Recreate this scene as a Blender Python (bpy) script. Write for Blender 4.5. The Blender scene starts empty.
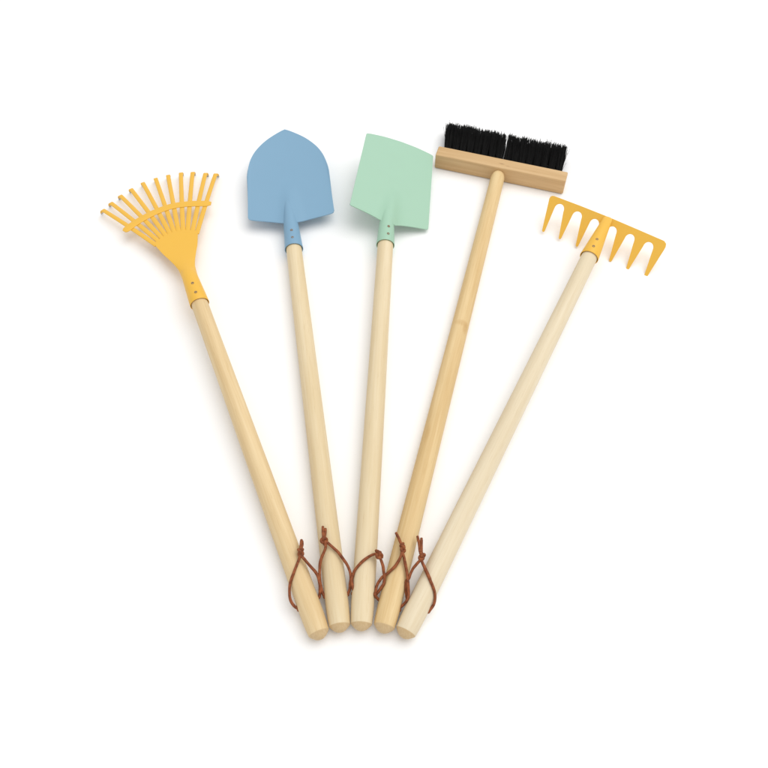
import bpy, bmesh, math, random
from mathutils import Vector, Matrix

R = math.radians
scene = bpy.context.scene
col = scene.collection

# ------------------------------------------------------------------ camera
cam_data = bpy.data.cameras.new('camera')
cam = bpy.data.objects.new('camera', cam_data)
col.objects.link(cam)
cam.location = (0.0, -0.51087, 0.78667)
cam.rotation_euler = (R(33), 0, 0)
cam_data.sensor_width = 36.0
cam_data.lens = 36.0 * 800 / 768
cam_data.clip_start = 0.01
cam_data.clip_end = 50
scene.camera = cam

# ------------------------------------------------------------------ light: white studio, one softbox behind right
world = bpy.data.worlds.new('World')
scene.world = world
world.use_nodes = True
bg = world.node_tree.nodes['Background']
bg.inputs['Color'].default_value = (1.0, 1.0, 1.0, 1)
bg.inputs['Strength'].default_value = 0.72

def softbox(name, loc, target, size, watts, color=(1, 1, 1)):
    d = bpy.data.lights.new(name, 'AREA')
    d.shape = 'SQUARE'
    d.size = size
    d.energy = watts
    d.color = color
    o = bpy.data.objects.new(name, d)
    col.objects.link(o)
    o.location = loc
    o.rotation_euler = (Vector(target) - Vector(loc)).to_track_quat('-Z', 'Y').to_euler()
    return o

softbox('softbox', (1.7, 0.9, 4.6), (0, 0, 0), 5.0, 170, (1.0, 0.99, 0.975))

vs = scene.view_settings
vs.view_transform = 'Standard'
vs.look = 'None'
vs.exposure = 0
vs.gamma = 1


# ------------------------------------------------------------------ materials
def s2l(c):
    return tuple((v / 12.92 if v <= .04045 else ((v + .055) / 1.055) ** 2.4) for v in (x / 255 for x in c))


def new_mat(name):
    m = bpy.data.materials.new(name)
    m.use_nodes = True
    nt = m.node_tree
    return m, nt, nt.nodes['Principled BSDF']


def node(nt, kind, **inp):
    n = nt.nodes.new(kind)
    for k, v in inp.items():
        if k.startswith('p_'):
            setattr(n, k[2:], v)
        else:
            n.inputs[k.replace('_', ' ')].default_value = v
    return n


def paint(name, c, rough=.42, spec=.35):
    """powder-coated sheet metal: even colour, faint mottling and orange-peel"""
    m, nt, b = new_mat(name)
    tc = node(nt, 'ShaderNodeTexCoord')
    n1 = node(nt, 'ShaderNodeTexNoise', Scale=38.0, Detail=4.0)
    nt.links.new(tc.outputs['Object'], n1.inputs['Vector'])
    mx = node(nt, 'ShaderNodeMix', p_data_type='RGBA')
    mx.inputs['A'].default_value = (*[v * .985 for v in c], 1)
    mx.inputs['B'].default_value = (*[min(1, v * 1.015) for v in c], 1)
    nt.links.new(n1.outputs['Fac'], mx.inputs['Factor'])
    nt.links.new(mx.outputs['Result'], b.inputs['Base Color'])
    n2 = node(nt, 'ShaderNodeTexNoise', Scale=900.0, Detail=2.0)
    nt.links.new(tc.outputs['Object'], n2.inputs['Vector'])
    bp = node(nt, 'ShaderNodeBump', Strength=.06, Distance=.0006)
    nt.links.new(n2.outputs['Fac'], bp.inputs['Height'])
    nt.links.new(bp.outputs['Normal'], b.inputs['Normal'])
    b.inputs['Roughness'].default_value = rough
    b.inputs['Specular IOR Level'].default_value = spec
    return m


def wood(name, light, dark, seed, axis='Y', spot=None):
    """pale sanded softwood: fine streaks along the length and broad growth bands"""
    m, nt, b = new_mat(name)
    tc = node(nt, 'ShaderNodeTexCoord')

    def streak(sc, along, det):
        mp = node(nt, 'ShaderNodeMapping')
        s = [sc, sc, sc]
        s['XYZ'.index(axis)] = along
        mp.inputs['Scale'].default_value = s
        mp.inputs['Location'].default_value = (seed * 1.7, seed * 3.1, seed * .9)
        nt.links.new(tc.outputs['Object'], mp.inputs['Vector'])
        n = node(nt, 'ShaderNodeTexNoise', Scale=1.0, Detail=det, Roughness=.6)
        nt.links.new(mp.outputs['Vector'], n.inputs['Vector'])
        return n
    broad = streak(70, 4.0, 3)
    fine = streak(520, 12.0, 3)
    pore = streak(1300, 45.0, 2)
    add = node(nt, 'ShaderNodeMath', p_operation='MULTIPLY_ADD')
    add.inputs[1].default_value = .45
    nt.links.new(fine.outputs['Fac'], add.inputs[0])
    nt.links.new(broad.outputs['Fac'], add.inputs[2])
    ramp = node(nt, 'ShaderNodeValToRGB')
    ramp.color_ramp.elements[0].position = .50
    ramp.color_ramp.elements[1].position = .88
    ramp.color_ramp.elements[0].color = (*light, 1)
    ramp.color_ramp.elements[1].color = (*dark, 1)
    nt.links.new(add.outputs[0], ramp.inputs['Fac'])
    pr = node(nt, 'ShaderNodeValToRGB')
    pr.color_ramp.elements[0].position = .60
    pr.color_ramp.elements[1].position = .74
    pr.color_ramp.elements[0].color = (1, 1, 1, 1)
    pr.color_ramp.elements[1].color = (.88, .84, .78, 1)
    nt.links.new(pore.outputs['Fac'], pr.inputs['Fac'])
    mul = node(nt, 'ShaderNodeMix', p_data_type='RGBA', p_blend_type='MULTIPLY')
    mul.inputs['Factor'].default_value = .8
    nt.links.new(ramp.outputs['Color'], mul.inputs['A'])
    nt.links.new(pr.outputs['Color'], mul.inputs['B'])
    out = mul.outputs['Result']
    for (p, r, strength, tone) in (spot or []):
        mp = node(nt, 'ShaderNodeMapping', p_vector_type='TEXTURE')
        mp.inputs['Location'].default_value = p
        mp.inputs['Scale'].default_value = r
        nt.links.new(tc.outputs['Object'], mp.inputs['Vector'])
        ln = node(nt, 'ShaderNodeVectorMath', p_operation='LENGTH')
        nt.links.new(mp.outputs['Vector'], ln.inputs[0])
        mr = node(nt, 'ShaderNodeMapRange')
        mr.inputs['From Min'].default_value = .4
        mr.inputs['From Max'].default_value = 1.0
        mr.inputs['To Min'].default_value = strength
        mr.inputs['To Max'].default_value = 0
        nt.links.new(ln.outputs['Value'], mr.inputs['Value'])
        mk = node(nt, 'ShaderNodeMix', p_data_type='RGBA')
        mk.inputs['B'].default_value = (*tone, 1)
        nt.links.new(mr.outputs['Result'], mk.inputs['Factor'])
        nt.links.new(out, mk.inputs['A'])
        out = mk.outputs['Result']
    nt.links.new(out, b.inputs['Base Color'])
    bp = node(nt, 'ShaderNodeBump', Strength=.12, Distance=.0004)
    nt.links.new(fine.outputs['Fac'], bp.inputs['Height'])
    nt.links.new(bp.outputs['Normal'], b.inputs['Normal'])
    b.inputs['Roughness'].default_value = .55
    b.inputs['Specular IOR Level'].default_value = .3
    return m


def leather():
    m, nt, b = new_mat('leather')
    tc = node(nt, 'ShaderNodeTexCoord')
    n1 = node(nt, 'ShaderNodeTexNoise', Scale=260.0, Detail=4.0)
    nt.links.new(tc.outputs['Object'], n1.inputs['Vector'])
    ramp = node(nt, 'ShaderNodeValToRGB')
    ramp.color_ramp.elements[0].position = .35
    ramp.color_ramp.elements[1].position = .7
    ramp.color_ramp.elements[0].color = (*LEATHER_DARK, 1)
    ramp.color_ramp.elements[1].color = (*LEATHER_LIGHT, 1)
    nt.links.new(n1.outputs['Fac'], ramp.inputs['Fac'])
    nt.links.new(ramp.outputs['Color'], b.inputs['Base Color'])
    bp = node(nt, 'ShaderNodeBump', Strength=.25, Distance=.0005)
    nt.links.new(n1.outputs['Fac'], bp.inputs['Height'])
    nt.links.new(bp.outputs['Normal'], b.inputs['Normal'])
    b.inputs['Roughness'].default_value = .6
    b.inputs['Specular IOR Level'].default_value = .25
    return m


def plain(name, c, rough=.5, metal=0.0, spec=.4, scale=300):
    m, nt, b = new_mat(name)
    tc = node(nt, 'ShaderNodeTexCoord')
    n1 = node(nt, 'ShaderNodeTexNoise', Scale=float(scale), Detail=3.0)
    nt.links.new(tc.outputs['Object'], n1.inputs['Vector'])
    mx = node(nt, 'ShaderNodeMix', p_data_type='RGBA')
    mx.inputs['A'].default_value = (*[v * .8 for v in c], 1)
    mx.inputs['B'].default_value = (*[min(1, v * 1.15) for v in c], 1)
    nt.links.new(n1.outputs['Fac'], mx.inputs['Factor'])
    nt.links.new(mx.outputs['Result'], b.inputs['Base Color'])
    b.inputs['Roughness'].default_value = rough
    b.inputs['Metallic'].default_value = metal
    b.inputs['Specular IOR Level'].default_value = spec
    return m


LEATHER_DARK = (.15, .040, .015)
LEATHER_LIGHT = (.35, .105, .036)
KNOT = (.50, .29, .10)
M_YELLOW = paint('yellow_paint', (.81, .465, .062))
M_BLUE = paint('blue_paint', (.205, .365, .510))
M_GREEN = paint('green_paint', (.350, .560, .420))
M_LEATHER = leather()
M_RIVET = plain('rivet_metal', (.30, .22, .15), .45, .7)
M_GREY_TIP = plain('grey_tip_metal', (.55, .53, .50), .4, .5)  # grey, partly metallic tone for the last bit of each tine
M_BRISTLE = plain('black_bristle', (.0035, .0033, .0032), .6, 0, .12, 900)
W_TAN = wood('warm_tan_wood', (.78, .61, .36), (.65, .465, .235), 1.3)
W_CREAM = wood('cream_wood', (.785, .665, .455), (.685, .54, .32), 4.1)
W_PALE = wood('pale_wood', (.785, .67, .47), (.70, .565, .35), 7.7)
W_GOLD = wood('golden_wood', (.765, .58, .315), (.63, .435, .20), 11.2, 'Y',
              [((.003, .372, .009), (.013, .0055, .007), .35, KNOT), ((.007, .366, .007), (.004, .010, .006), .45, KNOT), ((-.005, .214, .009), (.004, .014, .004), .25, KNOT)])
W_ASH = wood('pale_ash_wood', (.775, .675, .495), (.695, .58, .395), 15.9)
W_BLOCK = wood('broom_block_wood', (.68, .47, .25), (.54, .345, .16), 21.4, 'X',
               [((.001, -.001, .0122), (.0052, .0007, .003), .75, (.16, .07, .03)), ((.010, -.0035, .0122), (.004, .0005, .003), .5, (.16, .07, .03))])
W_ENDGRAIN = wood('end_grain', (.67, .50, .29), (.55, .385, .195), 3.3, 'Z')
m, nt, b = new_mat('white_paper')
tc = node(nt, 'ShaderNodeTexCoord')
n1 = node(nt, 'ShaderNodeTexNoise', Scale=3.0, Detail=3.0)
nt.links.new(tc.outputs['Object'], n1.inputs['Vector'])
mx = node(nt, 'ShaderNodeMix', p_data_type='RGBA')
mx.inputs['A'].default_value = (.94, .94, .94, 1)
mx.inputs['B'].default_value = (.955, .955, .955, 1)
nt.links.new(n1.outputs['Fac'], mx.inputs['Factor'])
nt.links.new(mx.outputs['Result'], b.inputs['Base Color'])
b.inputs['Roughness'].default_value = .8
b.inputs['Specular IOR Level'].default_value = .1
M_PAPER = m


# ------------------------------------------------------------------ mesh helpers (millimetres in, metres out)
MM = .001


def link(name, verts, faces, mat, parent=None, loc=(0, 0, 0), rot=(0, 0, 0), smooth=True, angle=None):
    me = bpy.data.meshes.new(name)
    me.from_pydata([tuple(c * MM for c in v) for v in verts], [], faces)
    bm = bmesh.new()
    bm.from_mesh(me)
    bmesh.ops.recalc_face_normals(bm, faces=bm.faces)
    for f in bm.faces:
        f.smooth = smooth
    if angle is not None:
        for e in bm.edges:
            if len(e.link_faces) == 2 and e.calc_face_angle(0) > R(angle):
                e.smooth = False
    bm.to_mesh(me)
    bm.free()
    me.materials.append(mat)
    o = bpy.data.objects.new(name, me)
    col.objects.link(o)
    o.location = [c * MM for c in loc]
    o.rotation_euler = rot
    if parent:
        o.parent = parent
    return o


def rings(sections, close_start=True, close_end=True):
    """skin closed rings of equal count; caps by a fan to the ring's middle"""
    verts, faces = [], []
    n = len(sections[0])
    for s in sections:
        verts += [tuple(p) for p in s]
    for i in range(len(sections) - 1):
        for j in range(n):
            a, b = i * n + j, i * n + (j + 1) % n
            faces.append((a, b, b + n, a + n))
    for do, k in ((close_start, 0), (close_end, len(sections) - 1)):
        if do:
            c = [sum(p[d] for p in sections[k]) / n for d in range(3)]
            verts.append(tuple(c))
            ci = len(verts) - 1
            for j in range(n):
                faces.append((ci, k * n + j, k * n + (j + 1) % n))
    return verts, faces


def ring_y(y, rx, rz, n=40, cx=0, cz=0):
    return [(cx + rx * math.cos(2 * math.pi * j / n), y, cz + rz * math.sin(2 * math.pi * j / n)) for j in range(n)]


def catmull(pts, k=5):
    P = [Vector(p) for p in pts]
    P = [P[0] * 2 - P[1]] + P + [P[-1] * 2 - P[-2]]
    out = []
    for i in range(1, len(P) - 2):
        for j in range(k):
            t = j / k
            a, b, c, d = P[i - 1:i + 3]
            out.append(.5 * ((2 * b) + (c - a) * t + (2 * a - 5 * b + 4 * c - d) * t * t + (3 * b - a - 3 * c + d) * t ** 3))
    out.append(P[-2])
    return out


def tube(pts, r, n=10, closed=False, taper=None):
    P = [Vector(p) for p in pts]
    N = len(P)
    T = []
    for i in range(N):
        a = P[(i - 1) % N] if closed or i else P[0]
        b = P[(i + 1) % N] if closed or i < N - 1 else P[-1]
        T.append((b - a).normalized())
    u = T[0].orthogonal().normalized()
    secs = []
    for i in range(N):
        u = (u - T[i] * u.dot(T[i])).normalized()
        w = T[i].cross(u)
        rr = r * (taper(i / (N - 1)) if taper else 1)
        secs.append([P[i] + (u * math.cos(2 * math.pi * j / n) + w * math.sin(2 * math.pi * j / n)) * rr for j in range(n)])
    if closed:
        secs.append(secs[0])
    return rings(secs, not closed, not closed)


def join(*parts):
    V, F = [], []
    for v, f in parts:
        k = len(V)
        V += v
        F += [tuple(i + k for i in q) for q in f]
    return V, F


def sheet(grid, t):
    """grid[i][j] of top points -> closed shell of thickness t below it"""
    ni, nj = len(grid), len(grid[0])
    top = [[Vector(p) for p in row] for row in grid]
    bot = []
    for i in range(ni):
        row = []
        for j in range(nj):
            du = top[min(i + 1, ni - 1)][j] - top[max(i - 1, 0)][j]
            dv = top[i][min(j + 1, nj - 1)] - top[i][max(j - 1, 0)]
            nrm = du.cross(dv)
            if nrm.length < 1e-9:
                nrm = Vector((0, 0, 1))
            nrm.normalize()
            if nrm.z < 0:
                nrm = -nrm
            row.append(top[i][j] - nrm * t)
        bot.append(row)
    V = [tuple(p) for row in top for p in row] + [tuple(p) for row in bot for p in row]
    off = ni * nj
    F = []
    for i in range(ni - 1):
        for j in range(nj - 1):
            a = i * nj + j
            F.append((a, a + 1, a + nj + 1, a + nj))
            F.append((off + a, off + a + nj, off + a + nj + 1, off + a + 1))
    edge = [(0, j) for j in range(nj)] + [(i, nj - 1) for i in range(1, ni)] + \
           [(ni - 1, j) for j in range(nj - 2, -1, -1)] + [(i, 0) for i in range(ni - 2, 0, -1)]
    for k in range(len(edge)):
        a = edge[k][0] * nj + edge[k][1]
        b = edge[(k + 1) % len(edge)][0] * nj + edge[(k + 1) % len(edge)][1]
        F.append((a, b, off + b, off + a))
    return V, F


def strip(path, width_dir, hw, ht):
    """flat bar with softened corners along a path; width_dir gives the flat's direction at each point"""
    P = [Vector(p) for p in path]
    secs = []
    prof = [(-1, -.45), (-.8, -1), (.8, -1), (1, -.45), (1, .45), (.8, 1), (-.8, 1), (-1, .45)]
    for i, p in enumerate(P):
        t = (P[min(i + 1, len(P) - 1)] - P[max(i - 1, 0)]).normalized()
        w = Vector(width_dir(i) if callable(width_dir) else width_dir)
        w = (w - t * w.dot(t)).normalized()
        n = w.cross(t)
        s = hw(i / (len(P) - 1)) if callable(hw) else hw
        secs.append([p + w * a * s + n * b * ht for a, b in prof])
    return rings(secs)


def lerp_table(tab, x):
    if x <= tab[0][0]:
        return tab[0][1]
    for (a, p), (b, q) in zip(tab, tab[1:]):
        if x <= b:
            t = (x - a) / (b - a)
            return p + (q - p) * t
    return tab[-1][1]


def smooth_table(tab, x):
    """monotone cubic through the table"""
    n = len(tab)
    if x <= tab[0][0]:
        return tab[0][1]
    if x >= tab[-1][0]:
        return tab[-1][1]
    s = [(tab[i + 1][1] - tab[i][1]) / (tab[i + 1][0] - tab[i][0]) for i in range(n - 1)]
    mt = [s[0]] + [0 if s[i - 1] * s[i] <= 0 else 2 * s[i - 1] * s[i] / (s[i - 1] + s[i]) for i in range(1, n - 1)] + [s[-1]]
    for i in range(n - 1):
        if x <= tab[i + 1][0]:
            h = tab[i + 1][0] - tab[i][0]
            t = (x - tab[i][0]) / h
            return (tab[i][1] * (2 * t ** 3 - 3 * t * t + 1) + mt[i] * h * (t ** 3 - 2 * t * t + t)
                    + tab[i + 1][1] * (-2 * t ** 3 + 3 * t * t) + mt[i + 1] * h * (t ** 3 - t * t))


# ------------------------------------------------------------------ setting
floor = link('floor', [(-6000, -6000, 0), (6000, -6000, 0), (6000, 6000, 0), (-6000, 6000, 0)], [(0, 1, 2, 3)], M_PAPER)
floor['kind'] = 'structure'

# ------------------------------------------------------------------ shared builders

def tool(name, label, cat, loc, yaw, pitch):
    o = bpy.data.objects.new(name, None)
    o.empty_display_size = .02
    col.objects.link(o)
    o.location = [c * MM for c in loc]
    o.rotation_euler = (R(pitch), 0, R(yaw))
    o['label'] = label
    o['category'] = cat
    return o


def handle(root, L, mat, r_end=10.3, r_mid=11.4, r_top=10.0, tip_chamfer=0):
    tab = [(0, r_end), (8, r_mid - .45), (24, r_mid), (60, r_mid - .05), (L, r_top)]
    ys = [0, 2, 4, 7, 10, 15, 20, 30, 45, 60, 90, 130, 180, 240, 300, 360, 420]
    ys = [y for y in ys if y < L - 15] + [L - 10, L - 5, L]
    cap = ((-6.6, .6), (-6.5, 2.0), (-6.1, 3.4), (-4.9, 5.6), (-2.7, 8.0), (-1.1, r_end - .75), (-.55, r_end - .3), (-.2, r_end - .08))
    secs = [ring_y(y, r, r) for y, r in cap]
    secs += [ring_y(y, smooth_table(tab, y), smooth_table(tab, y)) for y in ys]
    if tip_chamfer:
        secs[-1] = ring_y(L, r_top - tip_chamfer, r_top - tip_chamfer)
        secs[-2] = ring_y(L - 5, r_top - .25 * tip_chamfer, r_top - .25 * tip_chamfer)
    v, f = rings(secs)
    o = link('handle', v, f, mat, root, angle=35)
    o.data.materials.append(W_ENDGRAIN)                  # the sawn, turned end shows its darker end grain
    for p in o.data.polygons:
        if p.center.y < -.2 * MM:
            p.material_index = 1
    return o


def socket_tube(root, mat, secs, inner=11.0, loc=(0, 0, 0), rot=(0, 0, 0)):
    """sheet-metal sleeve: secs = (y, rx, rz, cz); the mouth is open, with a rolled lip and a dark inside"""
    y0, rx, rz, cz = secs[0]
    S = [ring_y(y0 + 14, inner - .5, inner - .5), ring_y(y0 + .3, inner, inner), ring_y(y0, inner + .3, inner + .3), ring_y(y0, rx - .15, rz - .15, 40, 0, cz)]
    S += [ring_y(y0 + .35, rx, rz, 40, 0, cz)]
    S += [ring_y(y, a, b, 40, 0, c) for y, a, b, c in secs[1:]]
    v, f = rings(S, False, True)
    return link('socket', v, f, mat, root, loc, rot, angle=50)


def rivets(root, spots):
    for (x, y, z, tilt) in spots:
        prof = [(1.75, -.8), (1.75, .25), (1.45, .6), (1.05, .62), (.75, .35), (.6, -.1), (.25, -.12)]
        secs = [[(r * math.cos(2 * math.pi * j / 20), r * math.sin(2 * math.pi * j / 20), h) for j in range(20)] for r, h in prof]
        v, f = rings(secs, False, True)
        link('rivet', v, f, M_RIVET, root, (x, y, z), tilt, angle=60)


def strap(root, knot, A, B, tails, seed):
    """leather cord through the cross hole, both ends brought up over the handle and knotted"""
    rng = random.Random(seed)
    K = Vector(knot)

    def hole(P, s):
        P = [Vector(p) for p in P]
        e = P[-1].copy()
        e.x = s * 11.0
        e.z = max(-.5, min(e.z, .5))
        if abs(P[-1].x) > 13:
            P = P[:-1]
        else:
            P[-1] = e
        return [K + (P[0] - K) * .35] + P + [Vector((s * 11.0, e.y, e.z)), Vector((s * 6.5, e.y - .5, 0))][1 if abs(P[-1].x - s * 11.0) < .01 else 0:]
    parts = []
    for P, s in ((A, -1), (B, 1)):
        parts.append(tube(catmull(hole(P, s), 4), 1.48, 10, taper=lambda t: 1 + .05 * math.sin(t * 17 + seed)))
    for t in tails:
        pts = [K + (Vector(t[0]) - K) * .3] + [Vector(p) for p in t]
        parts.append(tube(catmull(pts, 3), 1.48, 10, taper=lambda t: 1.0 if t < .9 else .92))
    v, f = join(*parts)
    lo = link('hanging_loop', v, f, M_LEATHER, root, angle=60)
    # overhand knot: a small trefoil pulled tight
    pts = []
    rot = Matrix.Rotation(rng.uniform(0, 6.28), 3, 'Y') @ Matrix.Rotation(rng.uniform(-.5, .5), 3, 'X')
    for i in range(60):
        t = 2 * math.pi * i / 60
        p = Vector((math.sin(t) + 2 * math.sin(2 * t), (math.cos(t) - 2 * math.cos(2 * t)) * 1.25, -math.sin(3 * t) * 1.5)) * .95
        pts.append(K + rot @ p)
    v, f = tube(pts, 1.6, 10, closed=True)
    kn = link('knot', v, f, M_LEATHER, lo)
    return lo


def uspace(n, pw=.75):
    """columns -1..1, denser at the middle and at the edges"""
    out = []
    for i in range(2 * n + 1):
        s = (i - n) / n
        a = abs(s)
        v = .5 - .5 * math.cos(a * math.pi)
        out.append(math.copysign(.55 * v + .45 * a, s) if a else 0)
    return out


def blade(root, mat, W, ysh, ytop, ridge_h, ridge_w, ridge_len, dish, loc, rot, t=1.3, nv=46, nu=60):
    """pressed spade blade. W(v) half-width, ysh/ytop(u) lower and upper outline, a ridge that carries the socket on and fades out"""
    grid = []
    us = uspace(nu)
    for i in range(nv + 1):
        v = i / nv
        vv = v ** 1.15
        row = []
        for u in us:
            y = ysh(u) + (ytop(u) - ysh(u)) * vv
            x = u * W(vv)
            q = min(1, max(0, (y - ysh(0)) / ridge_len))
            fade = (1 - q) ** 1.35 * (1 + .9 * q)
            wv = ridge_w * (1 + .10 * q) * (1 - .35 * q)
            a = abs(x) / wv
            soft = math.exp(-(a * 1.35) ** 2)
            z = ridge_h * fade * soft
            z += dish(u, v)
            row.append((x, y, z))
        grid.append(row)
    v, f = sheet(grid, t)
    return link('blade', v, f, mat, root, loc, rot, angle=55)


# ------------------------------------------------------------------ leather straps, traced per tool (tool frame, mm)
STRAPS = {
    'leaf': dict(knot=(9.8, 77.4, 14.6),
        A=[(8.7, 74.8, 14.7), (5.7, 71.2, 13.5), (2.5, 67.6, 12.9), (-0.7, 63.9, 12.8), (-3.8, 60.3, 12.2), (-6.9, 57.0, 10.7), (-9.7, 53.9, 8.5), (-11.9, 50.2, 6.5), (-13.6, 45.9, 5.2), (-14.8, 41.5, 4.0), (-14.9, 37.0, 2.9), (-13.5, 32.6, 1.7), (-10.9, 28.8, 0.6), (-9.1, 27.4, -0.0)],
        B=[(9.4, 72.7, 14.8), (10.8, 69.3, 13.6), (12.1, 65.9, 12.4), (13.5, 62.5, 11.2), (14.9, 59.2, 10.0), (16.4, 55.8, 8.8), (17.4, 52.3, 7.6), (17.6, 48.8, 6.4), (17.1, 45.3, 5.2), (16.5, 41.8, 4.0), (15.4, 38.4, 2.9), (14.0, 35.2, 1.6), (12.1, 32.3, 0.4), (10.5, 31.6, -0.2)],
        tails=[[(10.8, 80.9, 14.4), (11.8, 83.4, 13.3), (12.8, 85.8, 12.2), (13.8, 88.2, 11.2), (14.9, 90.6, 10.1)], [(11.1, 79.9, 14.5), (12.3, 82.1, 13.4), (13.6, 84.3, 12.3), (14.4, 86.7, 11.2), (15.1, 89.2, 10.1)]]),
    'round': dict(knot=(-5.1, 81.0, 16.9),
        A=[(-3.9, 77.5, 16.9), (-4.8, 73.5, 15.7), (-6.9, 70.0, 14.4), (-9.1, 66.5, 13.1), (-11.0, 62.9, 11.8), (-12.2, 59.0, 10.5), (-12.9, 54.9, 9.2), (-13.6, 50.9, 7.9), (-13.9, 46.8, 6.6), (-14.1, 42.8, 5.3), (-13.7, 38.7, 4.0), (-13.0, 34.7, 2.7), (-11.8, 30.8, 1.4), (-11.1, 28.9, 0.8)],
        B=[(-2.8, 79.8, 16.9), (0.6, 76.3, 15.6), (3.9, 72.7, 14.3), (7.2, 69.0, 13.1), (9.7, 64.9, 11.8), (12.1, 60.7, 10.5), (14.4, 56.4, 9.2), (15.9, 51.9, 7.9), (16.8, 47.2, 6.6), (16.6, 42.5, 5.3), (15.3, 38.1, 4.0), (14.3, 33.5, 2.7), (12.0, 29.6, 1.4), (10.3, 28.0, 0.8)],
        tails=[[(-5.5, 84.0, 16.9), (-5.3, 87.6, 15.9), (-5.2, 91.2, 14.8), (-5.0, 94.7, 13.8), (-4.8, 98.3, 12.8)], [(-4.5, 83.9, 16.9), (-3.9, 86.8, 15.9), (-3.3, 89.7, 14.9), (-2.8, 92.6, 13.8), (-2.4, 95.6, 12.8)]]),
    'spade': dict(knot=(13.3, 65.0, 16.2),
        A=[(10.2, 65.2, 16.2), (6.3, 64.1, 14.9), (2.8, 62.2, 13.7), (-0.5, 59.8, 13.0), (-3.4, 57.1, 12.4), (-6.1, 54.2, 11.3), (-8.6, 51.4, 9.6), (-10.5, 48.3, 7.6), (-11.5, 44.7, 6.1), (-12.2, 41.7, 5.3), (-11.4, 37.3, 6.0), (-10.5, 33.3, 5.6), (-9.4, 30.6, 1.7), (-8.7, 29.0, 0.4)],
        B=[(14.2, 63.0, 16.3), (15.8, 60.2, 15.0), (17.1, 57.3, 13.7), (18.3, 54.3, 12.5), (18.9, 51.1, 11.2), (19.5, 48.0, 10.0), (20.4, 44.9, 8.7), (20.1, 41.6, 7.7), (19.8, 38.3, 7.0), (18.0, 35.7, 5.5), (16.1, 33.2, 3.7), (14.2, 30.7, 2.4), (11.9, 28.4, 1.1), (10.7, 27.2, 0.5)],
        tails=[[(14.4, 65.9, 16.2), (15.8, 65.6, 15.2), (16.7, 65.0, 14.2), (16.7, 63.8, 13.2), (16.7, 62.5, 12.3)], [(13.6, 67.0, 16.2), (12.3, 68.2, 15.2), (11.0, 69.3, 14.1), (10.7, 69.5, 13.1), (11.7, 68.8, 12.2)]]),
    'broom': dict(knot=(-0.0, 74.9, 17.4),
        A=[(0.3, 67.0, 17.4), (-0.4, 63.3, 16.1), (-1.6, 59.8, 14.8), (-3.1, 56.3, 13.4), (-5.3, 53.2, 12.1), (-7.6, 50.2, 10.8), (-10.0, 47.3, 9.5), (-12.8, 44.6, 8.2), (-14.6, 41.4, 6.9), (-16.0, 37.9, 5.6), (-16.6, 34.2, 4.5), (-16.1, 30.1, 4.4), (-15.8, 25.7, 5.8), (-15.8, 23.4, 6.7)],
        B=[(1.0, 70.5, 17.4), (3.3, 66.5, 16.1), (5.3, 62.3, 14.8), (7.4, 58.1, 13.4), (9.3, 54.0, 12.1), (11.1, 49.7, 10.8), (12.6, 45.4, 9.5), (13.9, 41.0, 8.2), (15.2, 36.7, 6.9), (16.0, 32.1, 6.1), (15.4, 27.7, 5.0), (13.1, 23.9, 3.1), (10.3, 20.2, 1.6), (9.0, 18.4, 1.0)],
        tails=[[(-2.0, 78.2, 17.4), (-4.1, 81.3, 16.4), (-6.2, 84.5, 15.4), (-8.4, 87.5, 14.4), (-10.7, 90.6, 13.4)], [(-0.9, 76.8, 17.4), (-1.0, 78.1, 16.4), (-1.2, 79.3, 15.4), (-1.3, 80.5, 14.4), (-0.7, 81.5, 13.4)]]),
    'bow': dict(knot=(-16.9, 69.7, 15.0),
        A=[(-16.6, 65.4, 15.1), (-17.7, 62.2, 13.9), (-18.7, 58.9, 12.7), (-19.6, 55.7, 11.5), (-19.8, 52.4, 10.3), (-19.7, 49.1, 9.1), (-19.4, 45.9, 7.9), (-20.6, 43.1, 6.7), (-19.6, 40.0, 5.5), (-18.2, 37.0, 4.3), (-16.7, 34.1, 3.0), (-14.8, 31.4, 1.8), (-12.8, 28.9, 0.6), (-11.8, 27.6, -0.0)],
        B=[(-14.0, 64.4, 15.2), (-9.1, 60.6, 14.0), (-4.1, 56.7, 13.1), (0.3, 53.0, 12.7), (-4.9, 57.4, 11.5), (-10.1, 61.6, 10.1), (-4.9, 57.1, 11.5), (0.2, 52.6, 12.6), (5.0, 48.6, 11.7), (9.2, 44.7, 8.9), (12.0, 40.2, 5.0), (13.0, 34.7, 2.1), (11.8, 28.9, 0.6), (10.1, 26.3, 0.0)],
        tails=[[(-20.6, 73.3, 14.8), (-22.9, 77.0, 13.7), (-25.2, 80.8, 12.6), (-27.8, 84.4, 11.4), (-30.4, 88.0, 10.3)], [(-19.8, 74.7, 14.8), (-21.3, 77.9, 13.7), (-22.9, 81.2, 12.5), (-24.4, 84.6, 11.4), (-26.0, 87.9, 10.3)]]),
}

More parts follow.
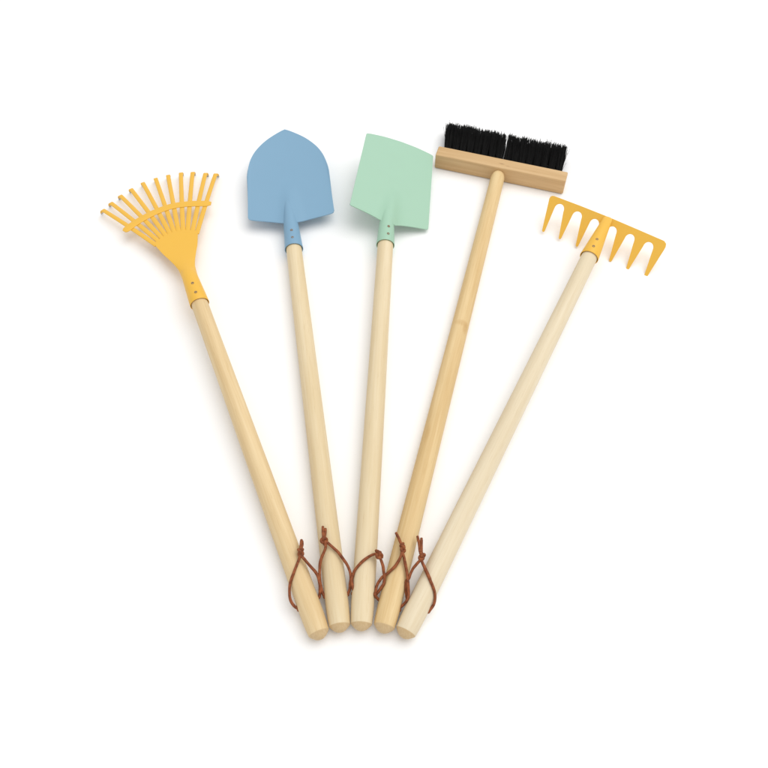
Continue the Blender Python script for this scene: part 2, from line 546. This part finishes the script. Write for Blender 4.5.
# ------------------------------------------------------------------ yellow fan rake
L = 421.9
fan_rake = tool('fan_rake', 'yellow fan rake with eleven thin tines and a curved crossbar, left of the blue shovel', 'rake',
                (-62.7, -292.4, 11.0), 22.346, 2.174)
handle(fan_rake, L + 12, W_TAN)
fr = (R(-5.8), 0, 0)
socket_tube(fan_rake, M_YELLOW, [(L, 11.75, 11.75, 0), (L + 12, 11.3, 11.2, 0), (L + 26, 10.6, 9.6, .2), (L + 40, 9.8, 7.6, .3), (L + 50, 9.2, 5.4, 0), (L + 58, 7.4, 3.4, -.6)])
wt = [(0, 9.5), (14, 9.7), (28, 10.4), (38, 12.4), (52, 17.0), (66, 22.2), (80, 26.2), (92, 29.6)]
dome = [(0, 9.6), (14, 7.6), (28, 4.6), (45, 1.9), (62, .6), (80, 0), (110, 0)]
Y0 = 36.0
grid = []
for i in range(41):
    v = i / 40
    row = []
    for u in uspace(24):
        ytop = 137.5 - 10.5 * abs(u) ** 1.9
        y = Y0 + (ytop - Y0) * v
        s = y - Y0
        w = smooth_table(wt, min(s, 90 * (.9 + .1 * v)))
        h = smooth_table(dome, s)
        x = u * w + .9 * min(1, s / 60)
        z = h * math.sqrt(max(0, 1 - u * u)) * min(1, 1) + .15
        row.append((x, y, z))
    grid.append(row)
v, f = sheet(grid, 1.3)
link('fan_plate', v, f, M_YELLOW, fan_rake, (0, L, 0), fr, angle=55)
tips = [(-76.5, 218.4), (-64.0, 228.3), (-49.4, 237.9), (-33.3, 245.4), (-15.6, 251.8), (2.6, 253.7), (19.9, 253.2), (37.5, 250.9), (52.8, 245.4), (68.6, 236.0), (81.3, 229.0)]
for i, (tx, ty) in enumerate(tips):
    q = -1 + 2 * i / 10
    bx, by = q * 26.6 + .9, 137.5 - 10.5 * abs(q) ** 1.9 - 4
    d = Vector((tx - bx, ty - by, 0)).normalized()
    side = Vector((d.y, -d.x, 0))
    A, T = Vector((bx, by, -.75)), Vector((tx, ty, -.9))
    path = [A.lerp(T, k / 10) + Vector((0, 0, 1.2 * math.sin(math.pi * k / 10))) for k in range(11)]
    ang = 0
    p = path[-1].copy()
    for k in range(6):                                   # the hooked end, bent down towards the floor
        ang += R(11)
        p = p + (d * math.cos(ang) - Vector((0, 0, math.sin(ang)))) * 1.25
        path.append(p.copy())
    p1 = p + (d * math.cos(ang) - Vector((0, 0, math.sin(ang)))) * 2.4
    path.append(p1)
    v, f = strip(path, side, lambda t: 2.85 + .3 * min(1, max(0, 1 - t * 2)), .7)
    tine = link('tine', v, f, M_YELLOW, fan_rake, (0, L, 0), fr, angle=60)
    dd = d * math.cos(ang) - Vector((0, 0, math.sin(ang)))
    v, f = strip([p1 - dd * .2, p1 + dd * 1.6, p1 + dd * 3.6, p1 + dd * 4.2], side, lambda t: 2.3 if t < .95 else 1.2, .55)
    link('tip', v, f, M_GREY_TIP, tine, angle=60)
bar = catmull([(-58.5, 165.0, 1.3), (-40.6, 175.6, 1.3), (-14.9, 184.8, 1.3), (10.0, 187.6, 1.3), (32.6, 183.0, 1.3), (60.5, 171.5, 1.3)], 8)
bar = [p + Vector((-.6, -1.5, .25)) for p in bar]
NB = len(bar)


def bar_side(i):
    t = bar[min(i + 1, NB - 1)] - bar[max(i - 1, 0)]
    return Vector((-t.y, t.x, 0))


v, f = strip(bar, bar_side, lambda t: 5.3 * min(1, .55 + 14 * min(t, 1 - t)), .75)
link('crossbar', v, f, M_YELLOW, fan_rake, (0, L, 0), fr, angle=60)
rivets(fan_rake, [(0, L + 10.5, 11.3, (R(2), 0, 0)), (.2, L + 26.5, 9.75, (R(7), 0, 0))])
strap(fan_rake, **STRAPS['leaf'], seed=1)

# ------------------------------------------------------------------ blue round shovel
L = 488.7
shovel = tool('round_shovel', 'shovel with a pale blue blade rounded to a point, on a cream wooden handle', 'shovel',
              (-42.8, -285.4, 11.0), 8.644, .41)
handle(shovel, L + 12, W_CREAM)
socket_tube(shovel, M_BLUE, [(L, 12.0, 12.0, 0), (L + 6, 11.6, 11.6, 0), (L + 20, 10.9, 10.9, .1), (L + 34, 10.2, 10.3, .5), (L + 46, 9.5, 9.3, 1.4), (L + 60, 8.2, 7.2, 2.3), (L + 74, 6.6, 5.0, 2.9), (L + 88, 4.6, 2.8, 3.3), (L + 98, 2.6, 1.0, 3.4)])
TOPR = [(0, 218.0), (.08, 215.7), (.25, 209.4), (.5, 197.9), (.76, 180.0), (.88, 166.9), (.945, 155.5), (.985, 142.4), (1, 131)]
SHR = [(0, 41.0), (.13, 42.2), (.2, 44.5), (.38, 48.6), (.6, 51.2), (.85, 53.8), (.94, 55.0), (.98, 56.6), (1, 60.2)]
blade(shovel, M_BLUE, lambda v: 57.2 - 2.2 * v, lambda u: smooth_table(SHR, abs(u)), lambda u: smooth_table(TOPR, abs(u)),
      7.0, 15.5, 74, lambda u, v: 2.2 * u * u * (1 - .3 * v) + 3.0 * v * v - .2, (0, L, 0), (R(2.6), 0, R(-2.0)))
rivets(shovel, [(.0, L + 11, 11.25, (R(2), 0, 0)), (.0, L + 24, 10.95, (R(1), 0, 0))])
strap(shovel, **STRAPS['round'], seed=2)

# ------------------------------------------------------------------ green square spade
L = 484.0
spade = tool('square_spade', 'mint green square-bladed spade on a pale wooden handle, between blue shovel and broom', 'spade',
             (-21.9, -284.0, 11.0), -2.803, 1.125)
handle(spade, L + 12, W_PALE)
sr = (0, R(19), 0)
socket_tube(spade, M_GREEN, [(L, 11.9, 11.9, 0), (L + 6, 11.5, 11.5, 0), (L + 18, 10.9, 10.9, .1), (L + 28, 10.3, 10.3, .4), (L + 40, 9.5, 9.0, 1.2), (L + 54, 8.0, 6.6, 2.0), (L + 68, 6.0, 4.2, 2.6), (L + 80, 3.8, 2.0, 3.0), (L + 88, 2.0, .6, 3.1)])
TOPS = [(0, 185.0), (.4, 184.0), (.8, 181.0), (.97, 178.8), (.99, 178.1), (1, 176.7)]
SHS = [(0, 32.5), (.15, 33.6), (.22, 36.6), (.36, 40.6), (.6, 43.6), (.9, 46.2), (.97, 46.8), (.99, 47.4), (1, 48.6)]
blade(spade, M_GREEN, lambda v: 54.8 - 5.2 * v, lambda u: smooth_table(SHS, abs(u)), lambda u: smooth_table(TOPS, abs(u)),
      7.5, 15.5, 66, lambda u, v: .6 * u * u + .4 * v * v - .4, (0, L, 0), (R(3), R(19), R(-2.9)))
rivets(spade, [(3.2, L + 10.5, 10.9, (R(2), R(17), 0)), (3.2, L + 23.5, 10.55, (R(2), R(17), 0))])
strap(spade, **STRAPS['spade'], seed=3)

# ------------------------------------------------------------------ broom
L = 636.5
broom = tool('broom', 'wooden broom with stiff black bristles in a rectangular block, on a golden wooden handle', 'broom',
             (.2, -286.2, 11.0), -14.255, .09)
handle(broom, L + 10, W_GOLD, r_top=9.6, tip_chamfer=2.2)
bc = (.8, L + 18.6, .5)
br = (0, 0, R(-2.6))
bm = bmesh.new()
bmesh.ops.create_cube(bm, size=1)
for vv in bm.verts:
    vv.co = Vector((vv.co.x * .1835, vv.co.y * .0195, vv.co.z * .0238))
bmesh.ops.bevel(bm, geom=bm.edges[:] + bm.verts[:], offset=.0017, segments=3, affect='EDGES', profile=.5)
for fc in bm.faces:
    fc.smooth = True
for e in bm.edges:
    e.smooth = True
me = bpy.data.meshes.new('block')
bm.to_mesh(me)
bm.free()
me.materials.append(W_BLOCK)
blk = bpy.data.objects.new('block', me)
col.objects.link(blk)
blk.parent = broom
blk.location = [c * MM for c in bc]
blk.rotation_euler = br
try:
    me.set_sharp_from_angle(angle=R(50))
except Exception:
    pass
rng = random.Random(7)
V, F = [], []
NT = 16


def fibre(a, b, r, bend):
    k = len(V)
    a, b = Vector(a), Vector(b)
    d = (b - a).normalized()
    u = d.orthogonal().normalized()
    w = d.cross(u)
    for i, t in enumerate((0, .35, .7, 1)):
        p = a.lerp(b, t) + bend * (t * t)
        rr = r * (1 - .35 * t)
        for j in range(3):
            an = 2.0944 * j
            V.append(tuple(p + (u * math.cos(an) + w * math.sin(an)) * rr))
        if i:
            for j in range(3):
                q = k + 3 * (i - 1)
                F.append((q + j, q + (j + 1) % 3, q + 3 + (j + 1) % 3, q + 3 + j))
    F.append((k + 9, k + 10, k + 11))


for c in range(NT):
    x0 = -78.6 + 157.2 * c / (NT - 1) + (-.3 if c < NT // 2 else .3)
    for zrow in (-5.4, 0, 5.4):
        lean = -5.6 + (x0 / 80) * 2.6 + rng.uniform(-.7, .7)
        half_fix = 0
        tuft_len = 55.0 + rng.uniform(-1.6, 1.6)
        for k in range(150):
            an, rr = rng.uniform(0, 6.283), math.sqrt(rng.random())
            ox, oz = rr * math.cos(an), rr * math.sin(an)
            a = (x0 + ox * 4.3, 8.6, zrow + oz * 2.4)
            sp = 6.4
            ex = x0 + ox * sp + lean + rng.gauss(0, .7)
            if c < NT // 2:
                ex = min(ex, -2.3 + .8 - abs(rng.gauss(0, 1.0)))
            else:
                ex = max(ex, -1.8 + abs(rng.gauss(0, 1.0)))
            b = (ex, 9 + tuft_len * (1 + .012 * math.sin(x0 * .21)) + rng.gauss(0, 1.5) + (rng.uniform(0, 4.5) if rng.random() < .07 else 0), zrow * 1.25 + oz * 3.6 + rng.gauss(0, .5))
            fibre(a, b, .36, Vector((rng.gauss(0, .7), 0, rng.gauss(0, .6))))
for (x, ex, ln) in ((-79, -98, 57), (-80, -92, 36), (-79, -96, 60), (79, 86, 55), (79.5, 86.5, 50), (58, 56, 65), (-40, -46, 62), (20, 16, 63), (80, 85, 33)):
    fibre((x, 8.6, rng.uniform(-4, 5)), (ex, 9 + ln, rng.uniform(-4, 6)), .3, Vector((rng.uniform(-2, 2), 0, 1)))
bris = link('bristles', V, F, M_BRISTLE, broom, bc, br)
strap(broom, **STRAPS['broom'], seed=4)

# ------------------------------------------------------------------ yellow bow rake
L = 518.6
rake = tool('bow_rake', 'yellow rake with short thick pointed teeth bent down from a straight bar, beside the broom', 'rake',
            (21.0, -291.3, 11.0), -27.166, 2.1)
handle(rake, L + 12, W_ASH)


def arch(a, apex, b, n=12):
    out = []
    for i in range(n + 1):
        th = math.pi * i / n
        s = (1 - math.cos(th)) / 2
        y0 = a[1] + (b[1] - a[1]) * s
        out.append((a[0] + (b[0] - a[0]) * s, y0 + (apex[1] - (a[1] + b[1]) / 2) * math.sin(th) ** .85))
    return out


def tooth_tip(l, t, r):
    return [l, ((l[0] + t[0]) / 2 - .45, (l[1] + t[1]) / 2 - .45), t, ((r[0] + t[0]) / 2 + .45, (r[1] + t[1]) / 2 - .45), r]


out = [(76.0, -5.4), (40, -2.7), (0, .1), (-40, 1.9), (-76.0, 2.8), (-78.6, 2.2), (-80.3, .6), (-80.8, -2.5)]
out += tooth_tip((-74.3, -43.2), (-72.4, -45.6), (-70.5, -43.2))
out += arch((-69.9, -12.0), (-64.4, -4.1), (-57.0, -12.8))
out += tooth_tip((-50.2, -44.8), (-48.4, -47.2), (-46.6, -44.6))
out += arch((-44.6, -13.8), (-39.6, -5.8), (-31.6, -14.6))
out += tooth_tip((-25.9, -46.6), (-24.0, -48.9), (-22.2, -46.4))
out += arch((-20.0, -15.4), (-15.4, -7.6), (-7.6, -16.2))
out += tooth_tip((-2.3, -48.3), (-.4, -50.6), (1.4, -48.2))
out += arch((4.6, -17.0), (10.0, -9.2), (17.0, -17.6))
out += tooth_tip((21.4, -50.0), (23.3, -52.3), (25.2, -49.8))
out += arch((29.2, -18.8), (34.0, -10.9), (41.6, -19.4))
out += tooth_tip((45.5, -52.6), (47.4, -54.9), (49.3, -52.4))
out += arch((54.4, -20.6), (59.7, -12.7), (67.2, -21.2))
out += tooth_tip((70.0, -54.9), (72.0, -57.2), (73.9, -54.4))
out += [(80.2, -16.0), (80.6, -12.0), (79.6, -8.0)]
bm = bmesh.new()
vs_ = [bm.verts.new((x * MM, y * MM, 0)) for x, y in out]
fc = bm.faces.new(vs_)
ex = bmesh.ops.extrude_face_region(bm, geom=[fc])
for g in ex['geom']:
    if isinstance(g, bmesh.types.BMVert):
        g.co.z -= 2.0 * MM
bmesh.ops.recalc_face_normals(bm, faces=bm.faces)
rim = [e for e in bm.edges if len(e.link_faces) == 2 and abs(e.verts[0].co.z - e.verts[1].co.z) < 1e-7]
bmesh.ops.bevel(bm, geom=rim, offset=.00035, segments=2, affect='EDGES', profile=.5)
big = [q for q in bm.faces if len(q.verts) > 4]
bmesh.ops.triangulate(bm, faces=big)
me = bpy.data.meshes.new('toothed_plate')
bm.to_mesh(me)
bm.free()
me.materials.append(M_YELLOW)
tp = bpy.data.objects.new('toothed_plate', me)
col.objects.link(tp)
tp.parent = rake
tp.location = (0, (L + 73.5) * MM, 2.5 * MM)
tp.rotation_euler = (R(38.7), 0, 0)
socket_tube(rake, M_YELLOW, [(L, 11.9, 11.9, 0), (L + 8, 11.3, 11.4, 0), (L + 22, 10.1, 10.6, .3), (L + 38, 8.6, 9.0, 1.2), (L + 52, 7.4, 6.6, 2.0), (L + 62, 6.7, 4.2, 2.3), (L + 69, 6.2, 2.6, 2.2), (L + 72.5, 5.2, 1.6, 2.0), (L + 73.8, 3.6, .8, 1.8)])
rivets(rake, [(0, L + 10.2, 11.25, (R(3), 0, 0)), (0, L + 23.4, 10.75, (R(5), 0, 0))])
strap(rake, **STRAPS['bow'], seed=5)
